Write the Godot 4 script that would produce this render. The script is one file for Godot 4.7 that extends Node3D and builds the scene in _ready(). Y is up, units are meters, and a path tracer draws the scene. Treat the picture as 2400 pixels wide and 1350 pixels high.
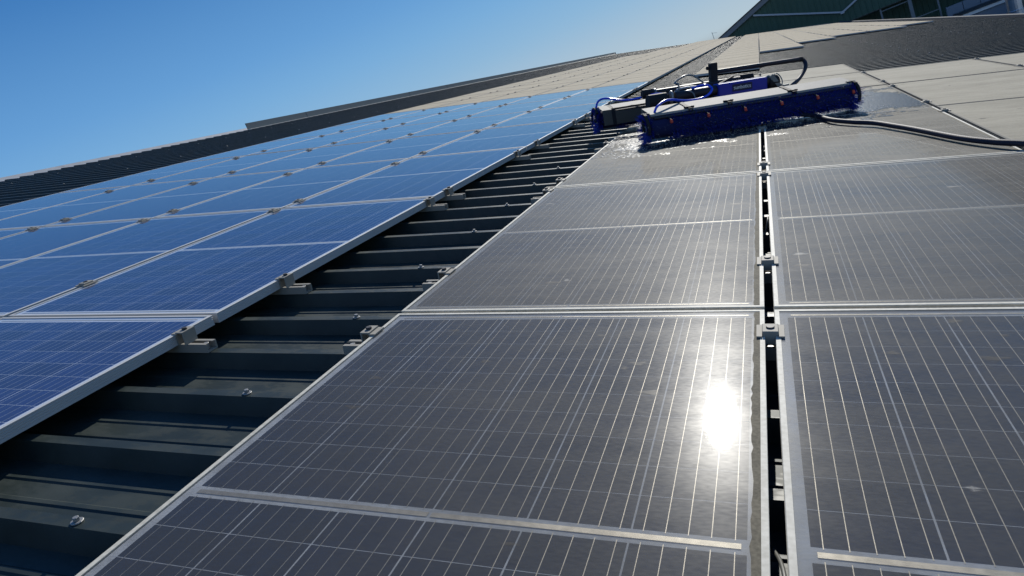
extends Node3D

# ---- the roof's own axes: u across the array (down the slope), h off the roof, v away from the camera
const TILT := -15.5
const Y0 := 8.0
const W := 1.038
const L := 1.7547
const G := 0.7165
const PU := 1.059
const PV := 1.7747
const RIB0 := -0.941
const RIBP := 0.2635
const RIBH := -0.063
var U := Vector3(cos(deg_to_rad(TILT)), sin(deg_to_rad(TILT)), 0)
var N := Vector3(-sin(deg_to_rad(TILT)), cos(deg_to_rad(TILT)), 0)
var M := {}
var taken := {}
var rng := RandomNumberGenerator.new()

func sag(v: float) -> float:
	return -0.0035 * maxf(0.0, v - 6.0)

func P(u: float, v: float, h := 0.0) -> Vector3:
	return U * u + N * (h + sag(v)) + Vector3(0, Y0, -v)

func T(u: float, v: float, h := 0.0, yaw := 0.0) -> Transform3D:
	var b := Basis(U, N, Vector3(0, 0, 1))
	if v > 6.0:
		b = b * Basis(Vector3.RIGHT, -0.0035)
	if yaw != 0.0:
		b = b * Basis(Vector3.UP, yaw)
	return Transform3D(b, P(u, v, h))

# ---- nodes
func numbered(called: String) -> String:
	if not taken.has(called):
		taken[called] = 0
		return called
	taken[called] += 1
	return "%s_%03d" % [called, taken[called]]

func tag(o: Node, label: String, category: String, group := "", kind := "") -> void:
	if label: o.set_meta("label", label)
	if category: o.set_meta("category", category)
	if group: o.set_meta("group", group)
	if kind: o.set_meta("kind", kind)

func thing(called: String, t: Transform3D, label: String, category: String, group := "") -> Node3D:
	var o := Node3D.new()
	o.name = numbered(called)
	add_child(o)
	o.transform = t
	tag(o, label, category, group)
	return o

func part(called: String, mesh: Mesh, mat: Material, parent: Node, at := Transform3D(), kind := "") -> MeshInstance3D:
	var o := MeshInstance3D.new()
	o.name = called
	o.mesh = mesh
	if mat: o.material_override = mat
	o.transform = at
	parent.add_child(o, true)
	if kind: o.set_meta("kind", kind)
	return o

func single(called: String, mesh: Mesh, mat: Material, t: Transform3D, label: String, category: String, group := "", kind := "") -> MeshInstance3D:
	var o := MeshInstance3D.new()
	o.name = numbered(called)
	o.mesh = mesh
	if mat: o.material_override = mat
	add_child(o)
	o.transform = t
	tag(o, label, category, group, kind)
	return o

# ---- mesh building
func mb(smooth := false) -> SurfaceTool:
	var st := SurfaceTool.new()
	st.begin(Mesh.PRIMITIVE_TRIANGLES)
	st.set_smooth_group(0 if smooth else -1)
	return st

func done(st: SurfaceTool, into: ArrayMesh = null) -> ArrayMesh:
	st.generate_normals()
	return st.commit(into)

func tri(st: SurfaceTool, a: Vector3, b: Vector3, c: Vector3) -> void:
	st.add_vertex(a); st.add_vertex(c); st.add_vertex(b)

func quad(st: SurfaceTool, a: Vector3, b: Vector3, c: Vector3, d: Vector3) -> void:   # counter-clockwise as seen from outside
	tri(st, a, b, c)
	tri(st, a, c, d)

func box(st: SurfaceTool, lo: Vector3, hi: Vector3, t := Transform3D(), bottom := true) -> void:
	var p := []
	for i in 8:
		p.append(t * Vector3(hi.x if i & 1 else lo.x, hi.y if i & 2 else lo.y, hi.z if i & 4 else lo.z))
	quad(st, p[2], p[6], p[7], p[3])
	quad(st, p[4], p[5], p[7], p[6])
	quad(st, p[1], p[0], p[2], p[3])
	quad(st, p[5], p[1], p[3], p[7])
	quad(st, p[0], p[4], p[6], p[2])
	if bottom: quad(st, p[0], p[1], p[5], p[4])

func cbox(st: SurfaceTool, c: Vector3, s: Vector3, t := Transform3D()) -> void:
	box(st, c - s / 2, c + s / 2, t)

func bevel_box(lo: Vector3, hi: Vector3, r: float) -> ArrayMesh:
	var st := mb()
	var c := (lo + hi) / 2
	var e := (hi - lo) / 2
	var f := func(sx, sy, sz, k): return c + Vector3(sx * (e.x - (0.0 if k == 0 else r)), sy * (e.y - (0.0 if k == 1 else r)), sz * (e.z - (0.0 if k == 2 else r)))
	for s in [-1, 1]:
		var q := [[-1, -1], [1, -1], [1, 1], [-1, 1]]
		if s < 0: q.reverse()
		var a := []; var b := []; var d := []
		for k in q:
			a.append(f.call(s, k[0], k[1], 0)); b.append(f.call(k[1], s, k[0], 1)); d.append(f.call(k[0], k[1], s, 2))
		quad(st, a[0], a[1], a[2], a[3]); quad(st, b[0], b[1], b[2], b[3]); quad(st, d[0], d[1], d[2], d[3])
	for sx in [-1, 1]:
		for sy in [-1, 1]:
			var v := [f.call(sx, sy, -1, 0), f.call(sx, sy, 1, 0), f.call(sx, sy, 1, 1), f.call(sx, sy, -1, 1)]
			if sx * sy > 0: v.reverse()
			quad(st, v[0], v[3], v[2], v[1])
			v = [f.call(sx, -1, sy, 0), f.call(sx, 1, sy, 0), f.call(sx, 1, sy, 2), f.call(sx, -1, sy, 2)]
			if sx * sy > 0: v.reverse()
			quad(st, v[0], v[1], v[2], v[3])
			v = [f.call(-1, sx, sy, 1), f.call(1, sx, sy, 1), f.call(1, sx, sy, 2), f.call(-1, sx, sy, 2)]
			if sx * sy > 0: v.reverse()
			quad(st, v[0], v[3], v[2], v[1])
	for sx in [-1, 1]:
		for sy in [-1, 1]:
			for sz in [-1, 1]:
				var a = f.call(sx, sy, sz, 0); var b = f.call(sx, sy, sz, 1); var d = f.call(sx, sy, sz, 2)
				if sx * sy * sz > 0: tri(st, a, b, d)
				else: tri(st, a, d, b)
	return done(st)

func smooth_path(pts: Array, per: int) -> Array:
	var out := []
	for i in pts.size() - 1:
		var p0: Vector3 = pts[maxi(i - 1, 0)]
		var p3: Vector3 = pts[mini(i + 2, pts.size() - 1)]
		for k in per:
			out.append((pts[i] as Vector3).cubic_interpolate(pts[i + 1], p0, p3, float(k) / per))
	out.append(pts[-1])
	return out

func tube(st: SurfaceTool, pts: Array, r: float, sides := 10, ridge := 0.0) -> void:
	var rings := []
	var n := Vector3.UP
	for i in pts.size():
		var d: Vector3 = (pts[mini(i + 1, pts.size() - 1)] - pts[maxi(i - 1, 0)]).normalized()
		n = (n - d * n.dot(d))
		if n.length() < 0.05: n = d.cross(Vector3.RIGHT)
		n = n.normalized()
		var b := d.cross(n)
		var ring := []
		var rr := r + (ridge if i % 2 else 0.0)
		for k in sides:
			var a := TAU * k / sides
			ring.append(pts[i] + (n * cos(a) + b * sin(a)) * rr)
		rings.append(ring)
	for i in pts.size() - 1:
		for k in sides:
			var k2 := (k + 1) % sides
			quad(st, rings[i][k], rings[i][k2], rings[i + 1][k2], rings[i + 1][k])
	for k in range(1, sides - 1):
		tri(st, rings[0][0], rings[0][k + 1], rings[0][k])
		tri(st, rings[-1][0], rings[-1][k], rings[-1][k + 1])

func tube_mesh(pts: Array, r: float, sides := 10, ridge := 0.0) -> ArrayMesh:
	var st := mb(true)
	tube(st, pts, r, sides, ridge)
	return done(st)

func rod(a: Vector3, b: Vector3, r: float, sides := 16, edge := 0.004) -> ArrayMesh:   # a cylinder with a chamfered rim
	var st := mb()
	var d := (b - a).normalized()
	var n := d.cross(Vector3.UP if absf(d.y) < 0.9 else Vector3.RIGHT).normalized()
	var m := d.cross(n)
	var prof := [[a, r - edge], [a + d * edge, r], [b - d * edge, r], [b, r - edge]]
	for i in 3:
		for k in sides:
			var c := []
			for q in [[i, k], [i, k + 1], [i + 1, k + 1], [i + 1, k]]:
				var an: float = TAU * q[1] / sides
				c.append(prof[q[0]][0] + (n * cos(an) + m * sin(an)) * prof[q[0]][1])
			quad(st, c[0], c[1], c[2], c[3])
	for k in sides:
		var a0 := TAU * k / sides; var a1 := TAU * (k + 1) / sides
		var e0 := (n * cos(a0) + m * sin(a0)) * (r - edge); var e1 := (n * cos(a1) + m * sin(a1)) * (r - edge)
		tri(st, a, a + e1, a + e0)
		tri(st, b, b + e0, b + e1)
	return done(st)

# ---- materials
func mat(called: String, lin: Color, rough: float, metal := 0.0, spec := 0.5) -> StandardMaterial3D:
	var m := StandardMaterial3D.new()
	m.resource_name = called
	m.albedo_color = lin.linear_to_srgb()
	m.roughness = rough
	m.metallic = metal
	m.metallic_specular = spec
	M[called] = m
	return m

func noise(seed_: int, freq: float, octaves := 4, cell := false) -> FastNoiseLite:
	var n := FastNoiseLite.new()
	n.seed = seed_
	n.frequency = freq
	n.fractal_octaves = octaves
	n.noise_type = FastNoiseLite.TYPE_CELLULAR if cell else FastNoiseLite.TYPE_SIMPLEX_SMOOTH
	if cell:
		n.cellular_return_type = FastNoiseLite.RETURN_CELL_VALUE
		n.fractal_type = FastNoiseLite.FRACTAL_NONE
	return n

func grey(img: Image, x: int, y: int) -> float:
	return img.get_pixel(x, y).r

func tinted(size: int, n1: Image, n2: Image, a: Color, b: Color, w2: float) -> ImageTexture:   # between two linear colours, by two noises
	var out := Image.create(size, size, true, Image.FORMAT_RGB8)
	for y in size:
		for x in size:
			var k := clampf(grey(n1, x, y) * (1.0 - w2) + grey(n2, x, y) * w2, 0, 1)
			out.set_pixel(x, y, a.lerp(b, k).linear_to_srgb())
	return ImageTexture.create_from_image(out)

func over_world(m: StandardMaterial3D, scale: Vector3) -> void:
	m.uv1_triplanar = true
	m.uv1_world_triplanar = true
	m.uv1_triplanar_sharpness = 8.0
	m.uv1_scale = scale

func sparkle() -> Image:   # the pebbled face of solar glass, 450 mm to a repeat
	var b := Image.create(512, 512, false, Image.FORMAT_L8)
	var n := noise(17, 0.22, 2).get_seamless_image(512, 512)
	b.copy_from(n)
	b.convert(Image.FORMAT_RGBA8)
	b.bump_map_to_normal_map(6.0)
	return b

func make_materials() -> void:
	var S := 512
	var blot := noise(3, 0.008, 5).get_seamless_image(S, S)
	var fine := noise(8, 0.12, 3).get_seamless_image(S, S)
	var wide := noise(21, 0.02, 4).get_seamless_image(S, S)
	var crystal := noise(5, 0.05, 1, true).get_seamless_image(S, S)

	mat("clean frame", Color(0.47, 0.47, 0.46), 0.6, 0.1)
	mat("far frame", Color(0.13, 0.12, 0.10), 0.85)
	var fr := mat("dirty frame", Color(1, 1, 1), 0.65, 0.0)
	fr.albedo_texture = tinted(S, blot, fine, Color(0.34, 0.315, 0.25), Color(0.70, 0.66, 0.56), 0.55)
	over_world(fr, Vector3(1.1, 1.1, 1.1))
	mat("bracket", Color(0.27, 0.25, 0.21), 0.7, 0.1)
	mat("bolt", Color(0.04, 0.04, 0.042), 0.6, 0.2)
	mat("backsheet", Color(0.55, 0.57, 0.58), 0.9, 0.0, 0.0)
	mat("busbar", Color(0.48, 0.44, 0.36), 0.5, 0.5)
	mat("off_sun_busbar", Color(0.30, 0.33, 0.38), 0.7, 0.0, 0.1)  # dimmer tone paints in the view away from the sun
	mat("clean backsheet", Color(0.52, 0.56, 0.62), 0.9, 0.0, 0.0)
	var tones := [Color(0.0012, 0.0125, 0.086), Color(0.0018, 0.0165, 0.106), Color(0.0009, 0.0105, 0.074)]
	for k in 3:
		var c := mat("blue cell %d" % k, Color(1, 1, 1), 0.9, 0.0, 0.0)
		c.albedo_texture = tinted(256, noise(40 + k, 0.06, 1, true).get_seamless_image(256, 256), fine, tones[k] * 0.86, tones[k] * 1.14, 0.2)
		over_world(c, Vector3(3.1, 3.1, 3.1))
		var t2: Color = [Color(0.011, 0.018, 0.036), Color(0.013, 0.020, 0.040), Color(0.009, 0.016, 0.032)][k]
		var d := mat("grey cell %d" % k, Color(1, 1, 1), 0.9, 0.0, 0.0)  # same cells as the blue; sunward view and dirt toned into the colour
		d.albedo_texture = tinted(256, crystal, fine, t2 * 0.8, t2 * 1.25, 0.3)
		over_world(d, Vector3(3.1, 3.1, 3.1))
	var g1 := mat("clean glass", Color(1, 1, 1), 0.03)
	var g2 := mat("dirty glass", Color(1, 1, 1), 0.03)
	for g in [g1, g2]:
		g.albedo_color = Color(1, 1, 1, 0.03)
		g.transparency = BaseMaterial3D.TRANSPARENCY_ALPHA
	g2.normal_enabled = true
	g2.normal_texture = ImageTexture.create_from_image(sparkle())
	g2.normal_scale = 0.008
	over_world(g2, Vector3(2.2, 2.2, 2.2))
	# the film of dust: streaked down the slope, with dried spots, and toned per row for grazing haze
	for k in 5:
		var img := Image.create(1024, 1024, true, Image.FORMAT_RGBA8)
		var streak := noise(60 + k, 0.03, 4).get_seamless_image(1024, 1024)
		var grain := noise(70 + k, 0.35, 2).get_seamless_image(1024, 1024)
		var cloud := noise(80 + k, 0.004, 3).get_seamless_image(1024, 1024)
		var base: Color = [Color(0.058, 0.056, 0.048), Color(0.40, 0.335, 0.225), Color(0.37, 0.33, 0.245), Color(0.185, 0.17, 0.132), Color(0.028, 0.031, 0.035)][k]  # farther rows lighter: brightening at grazing view is painted into the film
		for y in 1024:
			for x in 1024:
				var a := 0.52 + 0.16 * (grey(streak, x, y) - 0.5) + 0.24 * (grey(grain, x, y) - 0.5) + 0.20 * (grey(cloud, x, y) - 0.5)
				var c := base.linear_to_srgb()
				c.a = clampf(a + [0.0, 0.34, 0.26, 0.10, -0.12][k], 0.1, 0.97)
				img.set_pixel(x, y, c)
		for s in 90:
			var cx := rng.randi_range(12, 1011); var cy := rng.randi_range(12, 1011)
			var rx := rng.randf_range(1.0, 4.0); var ry := rng.randf_range(1.0, 5.0)
			var lit := Color(0.22, 0.21, 0.19) if s % 4 == 1 else Color(0.03, 0.026, 0.02)
			for y in range(-6, 7):
				for x in range(-6, 7):
					var q := Vector2(x / rx, y / ry).length()
					if q < 1.0 + 0.3 * sin(3.0 * atan2(y, x) + s):
						var o := img.get_pixel(cx + x, cy + y)
						img.set_pixel(cx + x, cy + y, Color(lit.linear_to_srgb(), minf(0.95, o.a + 0.22)))
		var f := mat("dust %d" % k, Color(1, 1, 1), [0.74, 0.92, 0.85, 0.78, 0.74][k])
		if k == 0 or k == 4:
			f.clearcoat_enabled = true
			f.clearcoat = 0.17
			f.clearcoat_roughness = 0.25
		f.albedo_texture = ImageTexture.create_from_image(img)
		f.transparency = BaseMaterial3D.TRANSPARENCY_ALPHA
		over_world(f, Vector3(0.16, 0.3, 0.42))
	var dirt := mat("dirt", Color(1, 1, 1), 0.9)
	dirt.albedo_texture = tinted(256, fine, crystal, Color(0.07, 0.06, 0.04), Color(0.22, 0.19, 0.13), 0.3)
	over_world(dirt, Vector3(4, 4, 4))
	var roof := mat("roof sheet", Color(1, 1, 1), 0.55, 0.0, 0.36)
	roof.albedo_texture = tinted(S, blot, wide, Color(0.013, 0.020, 0.018), Color(0.046, 0.057, 0.052), 0.5)
	roof.roughness_texture = NoiseTexture2D.new()
	over_world(roof, Vector3(0.45, 0.45, 0.9))
	var rt := Image.create(S, S, true, Image.FORMAT_L8)
	for y in S:
		for x in S:
			var k := grey(wide, x, y) * 0.6 + grey(fine, x, y) * 0.4
			var v := lerpf(0.78, 1.0, smoothstep(0.42, 0.58, k))
			rt.set_pixel(x, y, Color(v, v, v))
	roof.roughness_texture = ImageTexture.create_from_image(rt)
	var fl := mat("flashing", Color(1, 1, 1), 0.45, 0.35)
	fl.albedo_texture = tinted(256, noise(9, 0.02).get_seamless_image(256, 256), fine, Color(0.36, 0.35, 0.32), Color(0.54, 0.53, 0.50), 0.4)
	over_world(fl, Vector3(0.4, 0.4, 0.4))
	mat("upstand", Color(0.050, 0.088, 0.108), 0.6)
	mat("gutter", Color(0.035, 0.045, 0.06), 0.85)
	var gw := mat("green cladding", Color(1, 1, 1), 0.55)
	gw.albedo_texture = tinted(256, noise(12, 0.01).get_seamless_image(256, 256), fine, Color(0.020, 0.068, 0.045), Color(0.033, 0.092, 0.064), 0.35)
	over_world(gw, Vector3(0.2, 0.2, 0.2))
	mat("barge board", Color(0.16, 0.18, 0.20), 0.5)
	mat("pale pipe", Color(0.42, 0.46, 0.50), 0.45)
	mat("grey cladding", Color(0.17, 0.21, 0.26), 0.55)
	mat("white trim", Color(0.78, 0.77, 0.73), 0.5)
	mat("grey post", Color(0.16, 0.19, 0.21), 0.5, 0.2)
	mat("steel duct", Color(0.72, 0.73, 0.74), 0.28, 0.9)
	mat("dark plate", Color(0.035, 0.042, 0.045), 0.5)
	mat("concrete", Color(0.22, 0.21, 0.20), 0.9)
	# machine
	mat("black", Color(0.016, 0.016, 0.018), 0.7, 0.0, 0.35)
	mat("shaded_skirt", Color(0.062, 0.055, 0.042), 0.6)  # the cover's plate facing the camera, its shade put into a darker colour
	mat("black tube", Color(0.020, 0.019, 0.026), 0.45, 0.0, 0.4)
	mat("rubber", Color(0.018, 0.018, 0.02), 0.75)
	var cv := mat("cover", Color(1, 1, 1), 0.72, 0.0, 0.42)
	cv.albedo_texture = tinted(256, noise(31, 0.05).get_seamless_image(256, 256), fine, Color(0.22, 0.205, 0.175), Color(0.36, 0.335, 0.29), 0.5)
	over_world(cv, Vector3(2, 2, 2))
	mat("blue box", Color(0.002, 0.014, 0.30), 0.45)
	mat("patch", Color(0.004, 0.007, 0.05), 0.6)
	mat("lettering", Color(0.85, 0.87, 0.88), 0.5)
	var br := mat("bristle", Color(0.008, 0.030, 0.36), 0.5)
	br.backlight_enabled = true
	br.backlight = Color(0.05, 0.12, 0.45)
	mat("brush core", Color(0.003, 0.007, 0.06), 0.9)
	mat("blue hose", Color(0.010, 0.055, 0.62), 0.22)
	mat("grey hose", Color(0.13, 0.16, 0.17), 0.3)
	mat("dark hose", Color(0.016, 0.018, 0.032), 0.62, 0.0, 0.4)
	mat("orange", Color(0.55, 0.06, 0.02), 0.6)
	mat("steel", Color(0.30, 0.295, 0.28), 0.5, 0.5)
	mat("cable", Color(0.10, 0.10, 0.09), 0.5)
	# water
	var wt := Image.create(256, 128, true, Image.FORMAT_RGBA8)
	var wn := noise(91, 0.03, 4).get_seamless_image(256, 128)
	var wf := noise(92, 0.30, 2).get_seamless_image(256, 128)
	for y in 128:
		for x in 256:
			var ed := minf(minf(x, 255 - x) / 40.0, minf(y / 26.0, (127 - y) / 30.0))
			var k := ed + (grey(wn, x, y) - 0.5) * 1.1
			var a := smoothstep(0.25, 0.45, k)
			a = maxf(a, smoothstep(0.02, 0.1, k) * (1.0 if grey(wf, x, y) > 0.55 else 0.0))
			wt.set_pixel(x, y, Color(Color(0.012, 0.016, 0.022).linear_to_srgb(), a * 0.94))
	var wm := mat("water", Color(1, 1, 1), 0.26)
	wm.albedo_texture = ImageTexture.create_from_image(wt)
	wm.texture_repeat = true
	wm.normal_enabled = true
	wm.normal_texture = ImageTexture.create_from_image(sparkle())
	wm.normal_scale = 0.10
	wm.transparency = BaseMaterial3D.TRANSPARENCY_ALPHA
	var drop := mat("drop", Color(0.8, 0.82, 0.84), 0.15)
	drop.resource_name = "drop"

# ---- solar panels (origin at the middle of the underside; x across, -z away)
func frame_mesh(grooves: bool, from := 0, to := 99) -> ArrayMesh:
	var pr := [[0.011, 0.0325], [0.011, 0.0350], [0.0008, 0.0350], [0.0, 0.0342]]
	if grooves:
		for k in 4:
			var y := 0.0305 - k * 0.0068
			pr.append_array([[0.0, y], [0.0016, y - 0.0008], [0.0016, y - 0.0030], [0.0, y - 0.0038]])
	pr.append_array([[0.0, 0.0], [0.028, 0.0], [0.028, 0.0016]])
	var st := mb()
	var hx := W / 2; var hz := L / 2
	for i in pr.size() - 1:
		if i < from or i >= to: continue
		var a: Array = pr[i]; var b: Array = pr[i + 1]
		var c := [Vector2(-1, 1), Vector2(1, 1), Vector2(1, -1), Vector2(-1, -1)]
		for s in 4:
			var c0: Vector2 = c[s]; var c1: Vector2 = c[(s + 1) % 4]
			var f := func(q: Vector2, e: Array): return Vector3(q.x * (hx - e[0]), e[1], q.y * (hz - e[0]))
			quad(st, f.call(c0, b), f.call(c1, b), f.call(c1, a), f.call(c0, a))
	return done(st)

func sheet(hx: float, hz: float, y: float, sub := 1) -> ArrayMesh:
	var st := mb()
	for i in sub:
		var z0 := hz - 2 * hz * i / sub; var z1 := hz - 2 * hz * (i + 1) / sub
		quad(st, Vector3(-hx, y, z0), Vector3(hx, y, z0), Vector3(hx, y, z1), Vector3(-hx, y, z1))
	return done(st)

const CU := 0.1637
const CV := 0.0818
func cell_at(col: int, row: int) -> Vector3:   # row 0 nearest the camera
	return Vector3((col - 2.5) * CU, 0.0313, (0.015 if row < 10 else -0.015) + (9.5 - row) * CV)

func cell_mesh() -> ArrayMesh:
	var st := mb()
	box(st, Vector3(-0.0803, -0.0002, -0.0399), Vector3(0.0803, 0.0002, 0.0399))
	return done(st)

func all_cells() -> ArrayMesh:
	var st := mb()
	for c in 6:
		for r in 20:
			var p := cell_at(c, r)
			box(st, p + Vector3(-0.0803, -0.0002, -0.0399), p + Vector3(0.0803, 0.0002, 0.0399), Transform3D(), false)
	return done(st)

func busbar_mesh() -> ArrayMesh:
	var st := mb()
	for c in 6:
		for b in 5:
			var x := (c - 2.5) * CU + (b - 2) * 0.0323
			for s in [1, -1]:
				var z0: float = 0.012 * s; var z1: float = s * (0.015 + 10 * CV)
				box(st, Vector3(x - 0.0006, 0.0316, minf(z0, z1)), Vector3(x + 0.0006, 0.0318, maxf(z0, z1)), Transform3D(), false)
	return done(st)

func ribbon_mesh() -> ArrayMesh:
	var st := mb()
	for k in 3:
		var z: float = [-0.846, 0.0, 0.846][k]
		var hw := 0.0055 if k == 1 else 0.003
		for h in 2:
			box(st, Vector3(-0.482 + h * 0.485, 0.0315, z - hw), Vector3(-0.003 + h * 0.485, 0.0323 + 0.0001 * h, z + hw), Transform3D(), false)
	return done(st)

func dirt_mesh() -> ArrayMesh:   # the band of grime along the lower edge of the glass
	var st := mb()
	var x1 := W / 2 - 0.0112
	var n := 90
	var e := []
	for i in n + 1:
		e.append(x1 - 0.0115 - rng.randf() * 0.0045 - 0.0015 * sin(i * 0.21))
	for i in n:
		var z0 := 0.862 - 1.724 * i / n; var z1 := 0.862 - 1.724 * (i + 1) / n
		quad(st, Vector3(e[i], 0.0341, z0), Vector3(x1, 0.0347, z0), Vector3(x1, 0.0347, z1), Vector3(e[i + 1], 0.0341, z1))
	return done(st)

var shapes := {}
func make_shapes() -> void:
	shapes.frame = frame_mesh(true)
	shapes.lip = frame_mesh(false, 0, 3)
	shapes.side = frame_mesh(false, 3)
	shapes.back = sheet(W / 2 - 0.0108, L / 2 - 0.0108, 0.0312)
	shapes.pane = sheet(W / 2 - 0.0109, L / 2 - 0.0109, 0.0332)
	shapes.film = sheet(W / 2 - 0.0109, L / 2 - 0.0109, 0.0338)
	shapes.cell = cell_mesh()
	shapes.cells = all_cells()
	shapes.bars = busbar_mesh()
	shapes.ribbon = ribbon_mesh()
	shapes.dirt = dirt_mesh()
	# one mesh for a far panel, too small to show its parts
	var st := mb()
	for s in [1, -1]:
		var a := Vector3(-0.490, 0.0313, 0.012 if s > 0 else -0.833); var b := Vector3(0.490, 0.0316, 0.833 if s > 0 else -0.012)
		box(st, a, b, Transform3D(), false)
	var halves := done(st)
	var far := ArrayMesh.new()
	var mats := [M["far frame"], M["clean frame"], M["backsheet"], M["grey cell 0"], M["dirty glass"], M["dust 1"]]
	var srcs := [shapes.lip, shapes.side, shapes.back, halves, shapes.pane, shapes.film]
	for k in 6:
		far.add_surface_from_arrays(Mesh.PRIMITIVE_TRIANGLES, (srcs[k] as ArrayMesh).surface_get_arrays(0))
		far.surface_set_material(k, mats[k])
	shapes.far = far

func panel_proto(clean: bool, near: bool, dust_haze := 0) -> Node3D:
	var o := Node3D.new()
	part("frame", shapes.frame, M["clean frame"] if clean else M["far frame" if dust_haze == 2 else "dirty frame"], o)
	var back := part("backsheet", shapes.back, M["clean backsheet" if clean else "backsheet"], o)
	var kind := "blue cell %d" if clean else "grey cell %d"
	if near:
		for r in 20:
			for c in 6:
				part("solar_cell" if r + c == 0 else "solar_cell_%03d" % (r * 6 + c), shapes.cell, M[kind % ((r * 7 + c * 5 + r * c) % 3)], back, Transform3D(Basis(), cell_at(c, r)))
	else:
		part("solar_cells", shapes.cells, M[kind % 0], o, Transform3D(), "stuff")
	part("busbars", shapes.bars, M["off_sun_busbar" if clean else "busbar"], o, Transform3D(), "stuff")
	part("cross_ribbon", shapes.ribbon, M["busbar"], o)
	part("glass", shapes.pane, M["clean glass"] if clean else M["dirty glass"], o)
	if not clean:
		part("dust_haze_film", shapes.film, M["dust %d" % dust_haze], o, Transform3D(), "stuff")
		part("grime_line", shapes.dirt, M["dirt"], o, Transform3D(), "stuff")
	return o

const ORD := ["first", "second", "third", "fourth", "fifth", "sixth", "seventh", "eighth", "ninth", "tenth", "eleventh", "twelfth", "thirteenth", "fourteenth", "fifteenth", "sixteenth", "seventeenth", "eighteenth", "nineteenth", "twentieth", "twenty-first", "twenty-second", "twenty-third", "twenty-fourth", "twenty-fifth", "twenty-sixth", "twenty-seventh", "twenty-eighth", "twenty-ninth", "thirtieth"]

func col_left(k: int) -> float: return -G - k * PU - W / 2
func col_right(k: int) -> float: return k * PU + W / 2
func row_at(r: int) -> float: return 0.01 + r * PV + L / 2

func place_panel(proto: Node3D, u: float, v: float, label: String, group: String) -> void:
	var o := proto.duplicate()
	o.name = numbered("solar_panel")
	add_child(o)
	o.transform = T(u + rng.randf_range(-0.0015, 0.0015), v + rng.randf_range(-0.002, 0.002), -0.035 + rng.randf_range(-0.001, 0.001))
	tag(o, label, "solar panel", group)

func build_panels() -> void:
	var cn := panel_proto(true, true); var cm := panel_proto(true, false)
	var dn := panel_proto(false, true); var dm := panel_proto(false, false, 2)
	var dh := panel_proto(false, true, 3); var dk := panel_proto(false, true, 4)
	for r in range(-1, 6):
		for k in 5:
			if r < 0 and k > 2: continue
			var near := (r <= 0 and k <= 1) or (r == 1 and k == 0)
			place_panel(cn if near else cm, col_left(k), row_at(r), "clean blue solar panel, %s row from the front, %s column left of bare strip" % [ORD[r + 1], ORD[k]], "clean blue panels left of the bare roof strip")
	for k in 4:
		for r in range(-1 if k < 2 else 0, [5, 5, 4, 4][k]):
			var near: bool = k < 2 and r <= 1
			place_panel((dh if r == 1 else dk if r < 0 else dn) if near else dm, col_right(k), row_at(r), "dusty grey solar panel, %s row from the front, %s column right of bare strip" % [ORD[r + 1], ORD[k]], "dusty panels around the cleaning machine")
	for p in [cn, cm, dn, dm, dh, dk]: p.free()
	# the far blocks: the 250 that show largest singly, the rest as one
	var list := []
	for r in 29:
		var v := 10.69 + r * PV + L / 2 + (0.1 if r >= 7 else 0.0)
		for k in 5:
			if k == 4 and v > 40 or k == 3 and v > 47: continue
			list.append([col_left(k), v, "left", r, k])
		v = 10.80 + r * PV + L / 2 + (0.06 if r >= 7 else 0.0)
		for k in 6:
			if r >= [0, 4, 6, 7, 7, 8][k]:
				list.append([col_right(k), v, "right", r, k])
	list.sort_custom(func(a, b): return a[1] < b[1])
	var rest := []
	for i in list.size():
		var q: Array = list[i]
		if i < 246:
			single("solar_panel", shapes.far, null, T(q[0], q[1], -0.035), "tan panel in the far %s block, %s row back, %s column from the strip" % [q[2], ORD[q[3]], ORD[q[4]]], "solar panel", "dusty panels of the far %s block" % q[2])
		else:
			rest.append(T(q[0], q[1], -0.035))
	var mm := MultiMesh.new()
	mm.transform_format = MultiMesh.TRANSFORM_3D
	mm.mesh = shapes.far
	mm.instance_count = rest.size()
	for i in rest.size(): mm.set_instance_transform(i, rest[i])
	var far := MultiMeshInstance3D.new()
	far.name = "distant_solar_panels"
	far.multimesh = mm
	add_child(far)
	tag(far, "most distant tan solar panels at the far end of the roof below green gable", "solar panels", "", "stuff")

# ---- clamps and rails
func rib_near(v: float) -> float: return RIB0 + RIBP * roundf((v - RIB0) / RIBP)

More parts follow.
